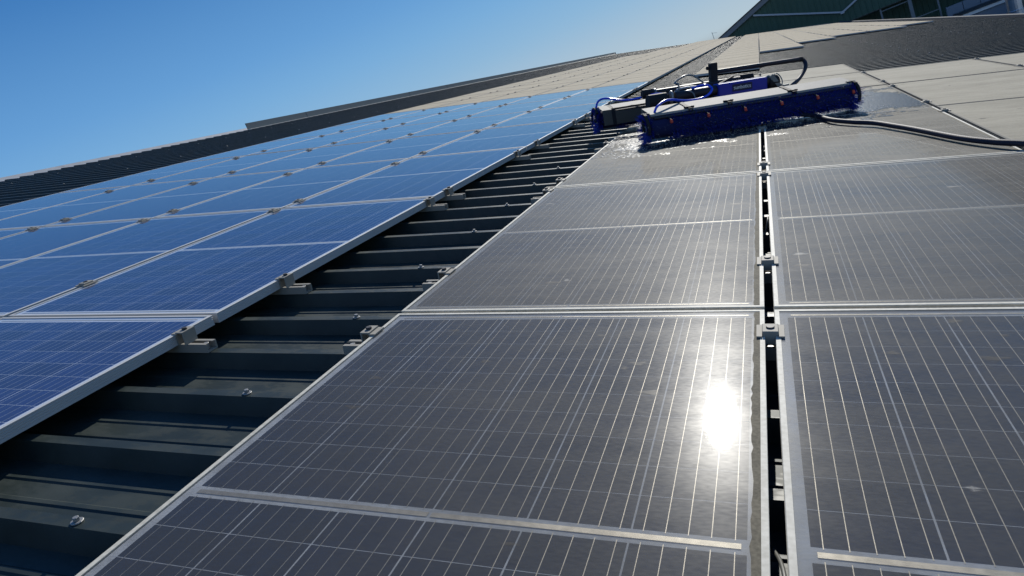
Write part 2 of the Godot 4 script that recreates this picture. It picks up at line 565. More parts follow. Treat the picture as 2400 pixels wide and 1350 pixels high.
func build_clamps() -> void:
	var mid := Node3D.new()
	var st := mb()
	box(st, Vector3(-0.030, 0.0006, -0.034), Vector3(-0.018, 0.0042, 0.034)); box(st, Vector3(0.018, 0.0006, -0.034), Vector3(0.030, 0.0042, 0.034))
	part("wing", done(st), M["bracket"], mid)
	part("clamp_plate", bevel_box(Vector3(-0.0178, -0.022, -0.024), Vector3(0.0178, 0.0115, 0.024), 0.0015), M["bracket"], mid)
	part("bolt", rod(Vector3(0, 0.0116, 0), Vector3(0, 0.0150, 0), 0.0095, 14, 0.001), M["bolt"], mid)
	var end := Node3D.new()      # for the edge whose panel lies on the -x side
	st = mb()
	box(st, Vector3(-0.014, 0.0006, -0.026), Vector3(0.008, 0.0046, 0.026)); box(st, Vector3(0.004, 0.0047, -0.026), Vector3(0.034, 0.0092, 0.026)); box(st, Vector3(0.030, -0.036, -0.026), Vector3(0.0339, 0.0046, 0.026)); box(st, Vector3(0.0012, -0.036, -0.026), Vector3(0.005, 0.0005, 0.026))
	part("end_bracket", done(st), M["bracket"], end)
	part("bolt", rod(Vector3(0.019, 0.0093, 0), Vector3(0.019, 0.0165, 0), 0.0085, 12, 0.001), M["bolt"], end)
	var rail := mb()
	box(rail, Vector3(-0.14, 0, -0.022), Vector3(0.14, 0.004, 0.022)); box(rail, Vector3(-0.14, 0.004, -0.022), Vector3(0.14, 0.026, -0.017)); box(rail, Vector3(-0.14, 0.004, 0.017), Vector3(0.14, 0.026, 0.022))
	box(rail, Vector3(-0.139, 0.0262, -0.022), Vector3(0.139, 0.0285, -0.010)); box(rail, Vector3(-0.139, 0.0262, 0.010), Vector3(0.139, 0.0285, 0.022))
	var rail_mesh := done(rail)
	var rail_bolt := rod(Vector3(0, 0.0045, 0), Vector3(0, 0.026, 0), 0.008, 8, 0.001)
	var put := func(proto: Node3D, u: float, v: float, yaw: float, label: String, group: String):
		var o := proto.duplicate()
		o.name = numbered("panel_clamp")
		add_child(o)
		o.transform = T(u, v, 0, yaw)
		tag(o, label, "clamp", group)
	var put_rail := func(u: float, v: float, bolt: float, label: String):
		var o := thing("mounting_rail", T(u, v, RIBH + 0.001), label, "rail", "short rails under the panel edges")
		part("channel", rail_mesh, M["bracket"], o)
		part("bolt", rail_bolt, M["steel"], o, Transform3D(Basis(), Vector3(bolt, 0, 0)))
	for b in 7:
		var bv := b * PV
		for s in 2:
			var v := rib_near(bv - 0.17) if s == 0 else rib_near(bv + 0.30)
			var side: String = ["front of", "behind"][s]
			var where := "%s the %s row joint" % [["before", "behind"][s], ORD[b]]
			if b < 6 or s == 0:
				put.call(end, -G, v, 0.0, "end clamp on the blue block's right edge, just %s" % where, "end clamps on the blue block")
				if v < 8: put_rail.call(-G - 0.03, v, 0.12, "short aluminium rail under the blue block's right edge, just %s" % where)
				for k in range(1, 5):
					put.call(mid, -G - k * PU + 0.0105, v, 0.0, "clamp in the blue block's %s seam from the strip, just %s" % [ORD[k - 1], where], "clamps between the blue panels")
			if b < 5 or (b == 5 and s == 0):
				put.call(end, 0.0, v, PI, "end clamp on the dusty block's left edge, just %s" % where, "end clamps on the dusty block")
				if v < 6: put_rail.call(0.035, v, -0.12, "short aluminium rail under the dusty block's left edge, just %s" % where)
				put.call(mid, PU - 0.0105, v, 0.0, "square clamp in the dusty block's first seam, just %s" % where, "clamps between the dusty panels")
				if v < 4: put_rail.call(PU - 0.0105, v, 0.0, "aluminium rail under the dusty block's first seam, just %s" % where)
			if b > 0 and (b < 4 or (b == 4 and s == 0)):
				put.call(mid, 2 * PU - 0.0105, v, 0.0, "clamp in the dusty block's second seam, just %s" % where, "clamps between the dusty panels")
				put.call(mid, 3 * PU - 0.0105, v, 0.0, "clamp in the dusty block's third seam, just %s" % where, "clamps between the dusty panels")
	for r in range(1, 13):
		for s in 2:
			var v := 10.69 + r * PV + (0.1 if r >= 7 else 0.0) + (-0.17 if s == 0 else 0.3)
			for k in range(1, 5):
				put.call(mid, -G - k * PU + 0.0105, v, 0.0, "tiny clamp in the far left block's %s seam, just %s the %s row joint" % [ORD[k - 1], ["before", "behind"][s], ORD[r]], "far clamps on the left block")
	for r in range(5, 14):
		for s in 2:
			var v := 10.80 + r * PV + (0.06 if r >= 7 else 0.0) + (-0.17 if s == 0 else 0.3)
			for k in range(1, 6):
				if r >= [0, 4, 6, 7, 7, 8][k]:
					put.call(mid, k * PU - 0.0105, v, 0.0, "tiny clamp in the far right block's %s seam, just %s the %s row joint" % [ORD[k - 1], ["before", "behind"][s], ORD[r]], "far clamps on the right block")
	for p in [mid, end]: p.free()

# ---- the roof
func profile(v0: float, v1: float) -> Array:
	var pr := []
	var j0 := floori((v0 - RIB0) / RIBP); var j1 := ceili((v1 - RIB0) / RIBP)
	for j in range(j0, j1):
		var c := RIB0 + RIBP * j
		for q in [[-0.0155, 0.0], [0.0155, 0.0], [0.034, -0.048], [0.083, -0.048], [0.088, -0.0445], [0.100, -0.0445], [0.105, -0.048], [0.158, -0.048], [0.163, -0.0445], [0.175, -0.0445], [0.180, -0.048], [0.2295, -0.048]]:
			pr.append([c + q[0], RIBH + q[1]])
	return pr

func build_roof() -> void:
	var roof := Node3D.new()
	roof.name = "roof"
	add_child(roof)
	tag(roof, "dark ribbed metal roof sloping down to the right beneath the panels", "roof", "", "structure")
	var pr := profile(-4.5, 63.2)
	var st := mb()
	for i in pr.size() - 1:
		quad(st, P(-10.95, pr[i][0], pr[i][1]), P(7.2, pr[i][0], pr[i][1]), P(7.2, pr[i + 1][0], pr[i + 1][1]), P(-10.95, pr[i + 1][0], pr[i + 1][1]))
	part("roof_sheet", done(st), M["roof sheet"], roof)
	# the other slope, beyond the ridge
	st = mb()
	var ridge := func(v: float, h: float, d: float) -> Vector3:
		var a := P(-11.6, v, h)
		return a + Vector3(-U.x, U.y, 0) * d
	for i in pr.size() - 1:
		quad(st, ridge.call(pr[i][0], pr[i][1], 16.0), ridge.call(pr[i][0], pr[i][1], 0.5), ridge.call(pr[i + 1][0], pr[i + 1][1], 0.5), ridge.call(pr[i + 1][0], pr[i + 1][1], 16.0))
	part("far_slope_sheet", done(st), M["roof sheet"], roof)
	# screws with washers
	st = mb()
	var s2 := rod(Vector3(0, 0, 0), Vector3(0, 0.0035, 0), 0.0125, 12, 0.001)
	var s3 := rod(Vector3(0, 0.0036, 0), Vector3(0, 0.0120, 0), 0.0065, 6, 0.001)
	var am := ArrayMesh.new()
	am.add_surface_from_arrays(Mesh.PRIMITIVE_TRIANGLES, s2.surface_get_arrays(0))
	am.add_surface_from_arrays(Mesh.PRIMITIVE_TRIANGLES, s3.surface_get_arrays(0))
	var n := 0
	for line in [[-0.24, 0, 16, 2], [-7.6, 10, 60, 4], [-9.7, 10, 60, 3], [3.3, 32, 80, 3], [4.9, 26, 84, 3], [6.5, 26, 90, 3]]:
		for j in range(line[1], line[2], line[3]):
			var v := RIB0 + RIBP * j
			part("roof_screw" if n == 0 else "roof_screw_%03d" % n, am, M["steel"], roof, T(line[0] + rng.randf_range(-0.02, 0.02), v, RIBH + 0.0004))
			n += 1
	# ridge flashing with its rolled edge
	st = mb()
	for i in 34:
		var a := -4.0 + i * 2.0; var b := a + 1.994
		var s := [[-10.93, -0.104], [-11.42, -0.100], [-11.52, -0.088], [-11.62, -0.060], [-11.68, -0.058], [-11.95, -0.15]]
		for k in s.size() - 1:
			quad(st, P(s[k + 1][0], a, s[k + 1][1]), P(s[k][0], a, s[k][1]), P(s[k][0], b, s[k][1]), P(s[k + 1][0], b, s[k + 1][1]))
	var fl := single("ridge_flashing", done(st), M["flashing"], Transform3D(), "pale metal flashing along the roof's upper left edge", "flashing")
	# upstand along the ridge, in lengths
	var up := thing("ridge_upstand", T(-11.0, 12.7, -0.10), "long dark metal upstand leaning outward along the upper left roof edge", "upstand")
	var inv := up.transform.affine_inverse()
	var cuts := [12.72, 15.3, 21.8, 25.2, 32.0, 38.5, 45.0, 52.0, 58.5, 63.0]
	for i in cuts.size() - 1:
		st = mb()
		var a: float = cuts[i] + 0.012; var b: float = cuts[i + 1] - 0.012
		var q := [[-11.0, -0.095], [-11.05, 0.09], [-11.07, 0.09], [-11.02, -0.095]]
		for k in 4:
			var k2 := (k + 1) % 4
			quad(st, inv * P(q[k][0], a, q[k][1]), inv * P(q[k][0], b, q[k][1]), inv * P(q[k2][0], b, q[k2][1]), inv * P(q[k2][0], a, q[k2][1]))
		for e in [a, b]:
			var c := []
			for k in 4: c.append(inv * P(q[k][0], e, q[k][1]))
			if e == b: c.reverse()
			quad(st, c[0], c[3], c[2], c[1])
		part("metal_panel" if i == 0 else "metal_panel_%03d" % i, done(st), M["upstand"], up)
		st = mb()
		box(st, Vector3(-0.055, -0.010, -(b - a)), Vector3(0.06, 0.004, 0.0))
		part("foot_flange" if i == 0 else "foot_flange_%03d" % i, done(st), M["flashing"], up, inv * T(-10.96, a, -0.062))
	# gutter along the lower, right edge
	st = mb()
	for q in [[7.16, 7.30, -0.17, -0.012]]:
		for i in 17:
			var a := -4.0 + i * 4.0; var b := a + 3.99
			var pts := [[7.21, -0.16], [7.21, -0.008], [7.225, 0.0], [7.36, 0.0], [7.37, -0.20]]
			for k in 4:
				quad(st, P(pts[k][0], a, pts[k][1]), P(pts[k + 1][0], a, pts[k + 1][1]), P(pts[k + 1][0], b, pts[k + 1][1]), P(pts[k][0], b, pts[k][1]))
	single("roof_gutter", done(st), M["gutter"], Transform3D(), "dark blue-grey gutter edge along the roof's lower right side", "gutter")
	# the hall under the roof
	var hall := thing("warehouse_hall", Transform3D(Basis(), Vector3(0, 0, 0)), "grey hall walls standing below the ribbed roof", "building")
	st = mb()
	box(st, Vector3(6.6, 0, -63), Vector3(6.85, Y0 - 2.15, 4.4)); part("wall", done(st), M["grey cladding"], hall)
	st = mb()
	quad(st, Vector3(6.6, 0, -63.1), Vector3(6.6, Y0 - 2.2, -63.1), P(-11.6, 63.1, -0.4), Vector3(-11.2, 0, -63.1)); part("wall", done(st), M["grey cladding"], hall)

# ---- the cleaning machine
func bristle_mesh(half: float, seed_: int) -> ArrayMesh:
	var g := RandomNumberGenerator.new()
	g.seed = seed_
	var vs := PackedVector3Array(); var ns := PackedVector3Array()
	var count := 9000
	for i in count:
		var x := -half + 2 * half * (floorf(i * 68.0 / count) + 0.5) / 68.0 + g.randf_range(-0.006, 0.006)
		var thick := 1.0
		if i < 900:
			x = half * (1 if i % 2 else -1) * g.randf_range(0.985, 1.005)
			thick = 1.7
		var a := g.randf() * TAU
		var a2 := a + g.randf_range(-0.10, 0.10)
		var r1 := 0.093 + g.randf_range(-0.008, 0.003)
		if i % 23 == 0: r1 += 0.006
		if i < 900: r1 += g.randf_range(0.0, 0.016)
		var p0 := Vector3(x, cos(a) * 0.045, sin(a) * 0.045)
		var p1 := Vector3(x + g.randf_range(-0.016, 0.016) + (signf(x) * g.randf_range(0.0, 0.055) if i < 900 else 0.0), maxf(cos(a2) * r1, -0.0925), sin(a2) * r1)
		var d := (p1 - p0).normalized()
		var n1 := d.cross(Vector3.RIGHT).normalized(); var n2 := d.cross(n1)
		for k in 3:
			var e0 := n1 * cos(TAU * k / 3) + n2 * sin(TAU * k / 3); var e1 := n1 * cos(TAU * (k + 1) / 3) + n2 * sin(TAU * (k + 1) / 3)
			var w0 := 0.0016 * thick; var w1 := 0.0007 * thick
			var nn := (e0 + e1).normalized()
			for q in [p0 + e0 * w0, p1 + e0 * w1, p0 + e1 * w0, p0 + e1 * w0, p1 + e0 * w1, p1 + e1 * w1]:
				vs.append(q); ns.append(nn)
	var arr := []
	arr.resize(Mesh.ARRAY_MAX)
	arr[Mesh.ARRAY_VERTEX] = vs
	arr[Mesh.ARRAY_NORMAL] = ns
	var am := ArrayMesh.new()
	am.add_surface_from_arrays(Mesh.PRIMITIVE_TRIANGLES, arr)
	return am

func slab(st: SurfaceTool, x0: float, x1: float, line: Array, thick: float) -> void:   # a bent plate: line of [y_back, h], swept along x
	for i in line.size() - 1:
		var a := Vector3(0, line[i][1], -line[i][0]); var b := Vector3(0, line[i + 1][1], -line[i + 1][0])
		var d := (b - a).normalized()
		var n := Vector3.RIGHT.cross(d).normalized()
		if n.y < 0 or (absf(n.y) < 0.2 and n.z < 0): n = -n
		var q := [a, b, b - n * thick, a - n * thick]
		var e0 := Vector3(x0, 0, 0); var e1 := Vector3(x1, 0, 0)
		for k in 4:
			var k2 := (k + 1) % 4
			quad(st, q[k] + e0, q[k] + e1, q[k2] + e1, q[k2] + e0)
		quad(st, q[3] + e0, q[2] + e0, q[1] + e0, q[0] + e0)
		quad(st, q[0] + e1, q[1] + e1, q[2] + e1, q[3] + e1)

func build_machine() -> void:
	var yaw := deg_to_rad(27.94)
	var m := thing("cleaning_machine", T(0.97, 3.4, 0.0, yaw), "blue and black panel cleaning machine with two long blue roller brushes", "cleaning machine")
	var bm := bristle_mesh(0.735, 5)
	for k in 2:
		var yb: float = [0.0, 1.07][k]
		var xo: float = [0.0, -0.035][k]
		var br := part("roller_brush" if k == 0 else "roller_brush_001", bm, M["bristle"], m, Transform3D(Basis(Vector3.RIGHT, 0.4 * k), Vector3(xo, 0.0945, -yb)))
		part("brush_core", rod(Vector3(-0.735, 0, 0), Vector3(0.735, 0, 0), 0.070, 28, 0.006), M["brush core"], br)
		var hub := mb(true)
		var ring := []
		for i in 13: ring.append(Vector3(-0.752, 0.021 * cos(TAU * i / 12), 0.021 * sin(TAU * i / 12)))
		tube(hub, ring, 0.004, 6)
		part("hub_ring", done(hub), M["steel"], br)
		part("axle", rod(Vector3(-0.772, 0, 0), Vector3(0.772, 0, 0), 0.013, 12, 0.002), M["black"], br)
	# covers
	var cover := func(called: String, x0: float, x1: float, line: Array):
		var st := mb()
		slab(st, x0, x1, line, 0.003)
		part(called, done(st), M["cover"], m)
	cover.call("front_cover", -0.715, 0.298, [[-0.022, 0.178], [-0.015, 0.192], [0.15, 0.222], [0.156, 0.10]])
	cover.call("front_cover_001", 0.330, 0.772, [[-0.022, 0.178], [-0.015, 0.192], [0.15, 0.222], [0.156, 0.10]])
	cover.call("rear_cover", -0.765, -0.692, [[0.955, 0.178], [1.10, 0.205]])
	cover.call("rear_cover_001", -0.660, 0.70, [[0.955, 0.178], [1.10, 0.205]])
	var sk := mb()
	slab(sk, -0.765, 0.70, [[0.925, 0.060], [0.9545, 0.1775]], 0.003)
	part("shaded_rear_skirt", done(sk), M["shaded_skirt"], m)  # front plate of the rear cover, coloured dark for its shade
	var st2 := mb()
	slab(st2, -0.691, -0.661, [[0.922, 0.058], [0.953, 0.176], [1.10, 0.203]], 0.003)
	part("joint_strip", done(st2), M["black"], m)
	# spray bar with orange nozzles
	part("spray_bar", rod(Vector3(-0.70, 0.163, 0.035), Vector3(0.76, 0.163, 0.035), 0.0105, 14, 0.002), M["black tube"], m)
	for i in 6:
		var x := -0.60 + i * 0.262
		var nz := part("nozzle" if i == 0 else "nozzle_%03d" % i, rod(Vector3(0, 0, 0), Vector3(0, -0.022, 0.010), 0.0095, 10, 0.002), M["orange"], m, Transform3D(Basis(), Vector3(x, 0.146, 0.088)))
		part("nozzle_stem", rod(Vector3(0, 0.014, -0.052), Vector3(0, -0.001, -0.002), 0.006, 8, 0.001), M["black"], nz)
	# straps with bolts across the front cover
	for i in 3:
		var x: float = [-0.436, -0.155, 0.314][i]
		var st := mb()
		cbox(st, Vector3(-0.012, 0.150, 0.0325), Vector3(0.007, 0.075, 0.005)); cbox(st, Vector3(0.012, 0.150, 0.0325), Vector3(0.007, 0.075, 0.005))
		cbox(st, Vector3(0, 0.199, 0.004), Vector3(0.05, 0.012, 0.012)); cbox(st, Vector3(0, 0.194, 0.027), Vector3(0.028, 0.006, 0.02))
		var s := part("strap" if i == 0 else "strap_%03d" % i, done(st), M["black"], m, Transform3D(Basis(), Vector3(x, 0, 0)))
		for e in [-1, 1]: part("knob", rod(Vector3(0.024 * e, 0.196, 0.004), Vector3(0.024 * e, 0.207, 0.004), 0.013, 12, 0.003), M["black"], s)
		if i != 1:
			var st3 := mb()
			slab(st3, -0.014, 0.014, [[-0.012, 0.1975], [0.15, 0.2275]], 0.003)
			part("cross_strip", done(st3), M["black"], s)
	# end plates that carry the brushes
	for k in 4:
		var x: float = [-0.757, 0.757, -0.797, 0.737][k]
		var yb: float = [0.0, 0.0, 1.07, 1.07][k]
		var sd := -1.0 if k % 2 == 0 else 1.0
		var st := mb()
		var prev := Vector3.ZERO
		for i in 9:
			var a := lerpf(-0.25 * PI, 0.62 * PI, i / 8.0)
			var p := Vector3(x, 0.098 + 0.098 * sin(a + 0.5), -yb + 0.092 * cos(a + 0.5) * (1.0 if k < 2 else -1.0))
			if i > 0:
				var d := (p - prev)
				var b := Basis.looking_at(d.normalized(), Vector3.RIGHT)
				cbox(st, Vector3.ZERO, Vector3(0.016, 0.018, d.length() + 0.006), Transform3D(b, (p + prev) / 2))
			prev = p
		part("end_bracket" if k == 0 else "end_bracket_%03d" % k, done(st), M["black"], m)
		st = mb()
		cbox(st, Vector3(x, 0.145, -yb - 0.02 * (1.0 if k < 2 else -1.0)), Vector3(0.012, 0.10, 0.028))
		cbox(st, Vector3(x - 0.012 * sd, 0.197, -yb), Vector3(0.05, 0.008, 0.03))
		part("bearing_plate" if k == 0 else "bearing_plate_%03d" % k, done(st), M["black"], m)
	# chassis: two long tubes, cross arms, tracks
	part("front_tube", rod(Vector3(-0.36, 0.244, -0.42), Vector3(0.42, 0.250, -0.42), 0.036, 20, 0.004), M["black tube"], m)
	part("rear_tube", rod(Vector3(-0.44, 0.272, -0.70), Vector3(0.36, 0.272, -0.70), 0.026, 18, 0.003), M["black tube"], m)
	var bx := part("motor_housing", bevel_box(Vector3(-0.045, 0.180, -0.475), Vector3(0.335, 0.288, -0.365), 0.008), M["blue box"], m)
	var pt := mb()
	cbox(pt, Vector3(0.135, 0.246, -0.3642), Vector3(0.155, 0.050, 0.0012))
	part("name_plate", done(pt), M["patch"], bx)
	var tm := TextMesh.new()
	tm.text = "sunbotics"
	var fo := SystemFont.new()
	fo.font_names = PackedStringArray(["Droid Sans"])
	tm.font = fo
	tm.font_size = 32
	tm.pixel_size = 0.00098
	tm.depth = 0.001
	part("lettering", tm, M["lettering"], bx, Transform3D(Basis(), Vector3(0.135, 0.246, -0.3628)))
	var clip := func(called: String, x: float, y: float, h: float, r: float, w: float, mt: String):
		part(called, rod(Vector3(x - w, h, -y), Vector3(x + w, h, -y), r, 16, 0.006), M[mt], m)
	clip.call("gear_motor", -0.47, 0.50, 0.225, 0.056, 0.075, "black")
	clip.call("gear_motor_001", 0.40, 0.42, 0.238, 0.050, 0.040, "black")
	clip.call("gear_motor_002", -0.47, 0.70, 0.276, 0.034, 0.045, "black")
	clip.call("gear_motor_003", 0.34, 0.70, 0.276, 0.034, 0.050, "black")
	for q in [[-0.375, 0.46, 0.245, 0.045], [-0.345, 0.44, 0.245, 0.042], [0.372, 0.42, 0.245, 0.048], [0.425, 0.42, 0.242, 0.046], [-0.41, 0.70, 0.274, 0.033], [0.32, 0.70, 0.274, 0.033]]:
		clip.call("clamp_ring" if q[0] < -0.37 and q[1] < 0.5 else "clamp_ring_001", q[0], q[1], q[2], q[3], 0.009, "steel" if q[0] < -0.3 and q[1] < 0.5 else "grey hose")
	# brackets beside the front motor
	var fb := mb()
	var tb := Transform3D(Basis(Vector3(0, 0, 1), -0.9), Vector3(0.405, 0.245, -0.375))
	cbox(fb, Vector3.ZERO, Vector3(0.12, 0.030, 0.008), tb)
	cbox(fb, Vector3(0.47, 0.205, -0.36), Vector3(0.05, 0.02, 0.02))
	part("motor_bracket", done(fb), M["grey hose"], m)
	for k in 4:
		var x: float = [-0.36, 0.36, -0.30, 0.30][k]
		var st := mb()
		if k < 2: cbox(st, Vector3(x, 0.176, -0.29), Vector3(0.045, 0.014, 0.33))
		else: cbox(st, Vector3(x, 0.186, -0.83), Vector3(0.045, 0.014, 0.30))
		part("carrier_arm" if k == 0 else "carrier_arm_%03d" % k, done(st), M["black"], m)
	var arm := mb()
	cbox(arm, Vector3(-0.58, 0.196, -0.80), Vector3(0.30, 0.010, 0.035), Transform3D())
	cbox(arm, Vector3(-0.56, 0.186, -0.72), Vector3(0.33, 0.010, 0.030), Transform3D())
	part("stay_plate", done(arm), M["black"], m)
	for k in 2:
		var yb: float = [0.42, 0.70][k]
		var st := mb(true)
		var pts := []
		for i in 33:
			var t := i / 32.0 * TAU
			var cx := clampf(cos(t) * 0.50, -0.36, 0.36)
			pts.append(Vector3(cx + 0.06 * cos(t), 0.075 + 0.062 * sin(t), -yb))
		var ring := mb()
		for i in 32:
			var a: Vector3 = pts[i]; var b: Vector3 = pts[i + 1]
			var o := Vector3(0, 0, 0.055)
			quad(ring, a + o, b + o, b - o, a - o)
			tri(ring, Vector3(0, 0.075, -yb + 0.055), a + o, b + o)
			tri(ring, Vector3(0, 0.075, -yb - 0.055), b - o, a - o)
		part("track" if k == 0 else "track_001", done(ring), M["rubber"], m)
		var st4 := mb()
		cbox(st4, Vector3(0, 0.165, -yb), Vector3(0.60, 0.07, 0.07))
		part("track_frame" if k == 0 else "track_frame_001", done(st4), M["black"], m)
	# deck plate, post and hose boom
	var dp := mb()
	cbox(dp, Vector3(0.08, 0.252, -0.56), Vector3(0.46, 0.004, 0.17))
	cbox(dp, Vector3(-0.13, 0.268, -0.60), Vector3(0.10, 0.004, 0.09), Transform3D(Basis(Vector3(0, 0, 1), 0.1), Vector3.ZERO))
	cbox(dp, Vector3(0.17, 0.262, -0.56), Vector3(0.16, 0.004, 0.10), Transform3D(Basis(Vector3(0, 0, 1), -0.02), Vector3.ZERO))
	part("deck_plate", done(dp), M["steel"], m)
	var rb := mb()
	cbox(rb, Vector3.ZERO, Vector3(0.14, 0.012, 0.03), Transform3D(Basis(Vector3(0, 0, 1), 0.35), Vector3(0.085, 0.292, -0.54)))
	part("stay_bar", done(rb), M["black"], m)
	part("post", bevel_box(Vector3(-0.028, 0.25, -0.578), Vector3(0.026, 0.436, -0.522), 0.006), M["black"], m)
	part("post_knob", rod(Vector3(-0.052, 0.402, -0.55), Vector3(-0.026, 0.402, -0.55), 0.014, 12, 0.003), M["black"], m)
	part("post_collar", bevel_box(Vector3(-0.033, 0.252, -0.583), Vector3(0.031, 0.300, -0.517), 0.005), M["black tube"], m)
	var boom := part("boom", rod(Vector3(0.02, 0.367, -0.55), Vector3(0.70, 0.364, -0.55), 0.0165, 16, 0.003), M["black tube"], m)
	part("boom_end_cap", rod(Vector3(0.69, 0.364, -0.55), Vector3(0.722, 0.363, -0.55), 0.0185, 16, 0.004), M["black"], boom)
	# hoses
	var hose := func(called: String, pts: Array, r: float, mt: String):
		var a := []
		for q in pts: a.append(Vector3(q[0], q[1], -q[2]))
		part(called, tube_mesh(smooth_path(a, 6), r, 10), M[mt], m)
	hose.call("water_hose", [[-0.787, 0.19, 1.06], [-0.769, 0.240, 1.06], [-0.737, 0.262, 1.04], [-0.696, 0.263, 1.0], [-0.631, 0.245, 0.95], [-0.57, 0.236, 0.9], [-0.515, 0.243, 0.8], [-0.462, 0.263, 0.7], [-0.43, 0.271, 0.6], [-0.395, 0.268, 0.5]], 0.0085, "blue hose")
	hose.call("water_hose_001", [[-0.677, 0.185, 0.02], [-0.65, 0.224, 0.04], [-0.603, 0.244, 0.08], [-0.55, 0.255, 0.12], [-0.492, 0.252, 0.15], [-0.423, 0.236, 0.17], [-0.348, 0.224, 0.2], [-0.26, 0.222, 0.22], [-0.188, 0.234, 0.25], [-0.144, 0.255, 0.28], [-0.131, 0.276, 0.3], [-0.147, 0.296, 0.32], [-0.17, 0.302, 0.34], [-0.19, 0.296, 0.38], [-0.23, 0.285, 0.42]], 0.0085, "blue hose")
	hose.call("cable_loop", [[-0.30, 0.26, 0.5], [-0.298, 0.322, 0.5], [-0.325, 0.333, 0.5], [-0.305, 0.347, 0.52], [-0.241, 0.369, 0.55], [-0.188, 0.373, 0.58], [-0.126, 0.355, 0.6], [-0.06, 0.30, 0.6]], 0.0065, "grey hose")
	hose.call("cable_loop_001", [[-0.33, 0.25, 0.42], [-0.29, 0.275, 0.40], [-0.25, 0.262, 0.37], [-0.235, 0.225, 0.36], [-0.24, 0.19, 0.36]], 0.0045, "grey hose")
	hose.call("cable_loop_002", [[0.40, 0.27, 0.42], [0.43, 0.298, 0.42], [0.462, 0.275, 0.42], [0.475, 0.235, 0.41], [0.46, 0.20, 0.40]], 0.004, "grey hose")
	hose.call("cable_loop_003", [[-0.27, 0.275, 0.62], [-0.20, 0.285, 0.60], [-0.13, 0.28, 0.58], [-0.05, 0.265, 0.56]], 0.008, "pale pipe")
	hose.call("boom_hose", [[0.69, 0.364, 0.55], [0.718, 0.361, 0.55], [0.734, 0.340, 0.54], [0.716, 0.304, 0.5], [0.656, 0.258, 0.45], [0.575, 0.223, 0.38], [0.47, 0.19, 0.3], [0.36, 0.12, 0.22], [0.30, 0.05, 0.15]], 0.0145, "dark hose")
	# the supply hose that trails over the panels
	var pts := []
	for q in [[1.10, 3.62, 0.06], [1.25, 3.56, 0.040], [1.387, 3.46, 0.024], [1.465, 3.19, 0.022], [1.57, 3.01, 0.021], [1.671, 2.88, 0.021], [1.75, 2.68, 0.021], [1.817, 2.49, 0.021], [1.929, 2.13, 0.021], [2.019, 1.935, 0.023], [2.099, 1.82, 0.026], [2.20, 1.70, 0.023], [2.33, 1.50, 0.021], [2.50, 1.15, 0.021], [2.62, 0.6, 0.021]]:
		pts.append(P(q[0], q[1], q[2]))
	single("supply_hose", tube_mesh(smooth_path(pts, 34), 0.0140, 12, 0.0010), M["dark hose"], Transform3D(), "dark ribbed supply hose lying across the dusty panels to the right", "hose")
	# wet glass round the front brush, panel by panel
	var st := SurfaceTool.new()
	st.begin(Mesh.PRIMITIVE_TRIANGLES)
	var inv := T(0.97, 3.4, 0.0, yaw).affine_inverse()
	var hx := W / 2 - 0.012; var hz := L / 2 - 0.012
	for k in 2:
		for r in range(0, 5):
			var cu := col_right(k); var cv := row_at(r)
			var nu := 8; var nv := 14
			for i in nu:
				for j in nv:
					var u0 := cu - hx + 2 * hx * i / nu; var u1 := cu - hx + 2 * hx * (i + 1) / nu
					var v0 := cv - hz + 2 * hz * j / nv; var v1 := cv - hz + 2 * hz * (j + 1) / nv
					var corner := [[u0, v0], [u1, v0], [u1, v1], [u0, v1]]
					var uvs := []
					for q in corner:
						var lp := inv * P(q[0], q[1])
						uvs.append(Vector2((lp.x + 1.12) / 2.75, (-lp.z + 0.40) / 1.6))
					var inside := false
					for w in uvs: inside = inside or (w.x > 0 and w.x < 1 and w.y > 0 and w.y < 1)
					if not inside: continue
					for t in [0, 2, 1, 0, 3, 2]:
						st.set_uv(uvs[t])
						st.set_normal(N)
						st.add_vertex(P(corner[t][0], corner[t][1], -0.0004))
	var wet := st.commit()
	single("water", wet, M["water"], Transform3D(), "wet patch of rinse water on the glass around the front brush", "water", "", "stuff")
	var sm := SphereMesh.new()
	sm.radius = 1.0; sm.height = 2.0; sm.radial_segments = 6; sm.rings = 3
	var mm := MultiMesh.new()
	mm.transform_format = MultiMesh.TRANSFORM_3D
	mm.mesh = sm
	mm.instance_count = 1900
	var base := T(0.97, 3.4, 0.0, yaw)
	for i in 1900:
		var lp := Vector3(rng.randf_range(-0.8, 0.8), 0, rng.randf_range(0.02, 0.30))
		lp.y = rng.randf() * rng.randf() * 0.20 + 0.003
		if i % 2 == 0: lp = Vector3(rng.randf_range(-0.98, 1.0), 0.001, rng.randf_range(-0.05, 0.42) * rng.randf_range(0.5, 1.0))
		var s := rng.randf_range(0.0005, 0.0012) if i % 2 else rng.randf_range(0.0006, 0.0016)
		mm.set_instance_transform(i, Transform3D(Basis().scaled(Vector3(s, s, s)), base * lp))
	var mi := MultiMeshInstance3D.new()
	mi.name = "water_spray"
	mi.multimesh = mm
	mi.material_override = M["drop"]
	add_child(mi)
	tag(mi, "fine spray of water drops in front of the blue roller brush", "water", "", "stuff")

func build_cables() -> void:
	var i := 0
	for q in [[-0.95, 0.30, "grey cable bowing up in the seam between the dusty panels, nearest the camera"], [0.95, 0.16, "short pale cable arc in the panel seam, between its third and fourth clamps"], [2.62, 0.14, "short cable arc in the panel seam just before the roller brush"]]:
		var pts := []
		for k in 9:
			var t := k / 8.0
			pts.append(P(PU - 0.0175 + 0.014 * sin(PI * t), q[0] - q[1] / 2 + q[1] * t, -0.075 + 0.058 * sin(PI * t)))
		single("cable", tube_mesh(smooth_path(pts, 3), 0.0032, 8), M["cable"], Transform3D(), q[2], "cable", "")
		i += 1

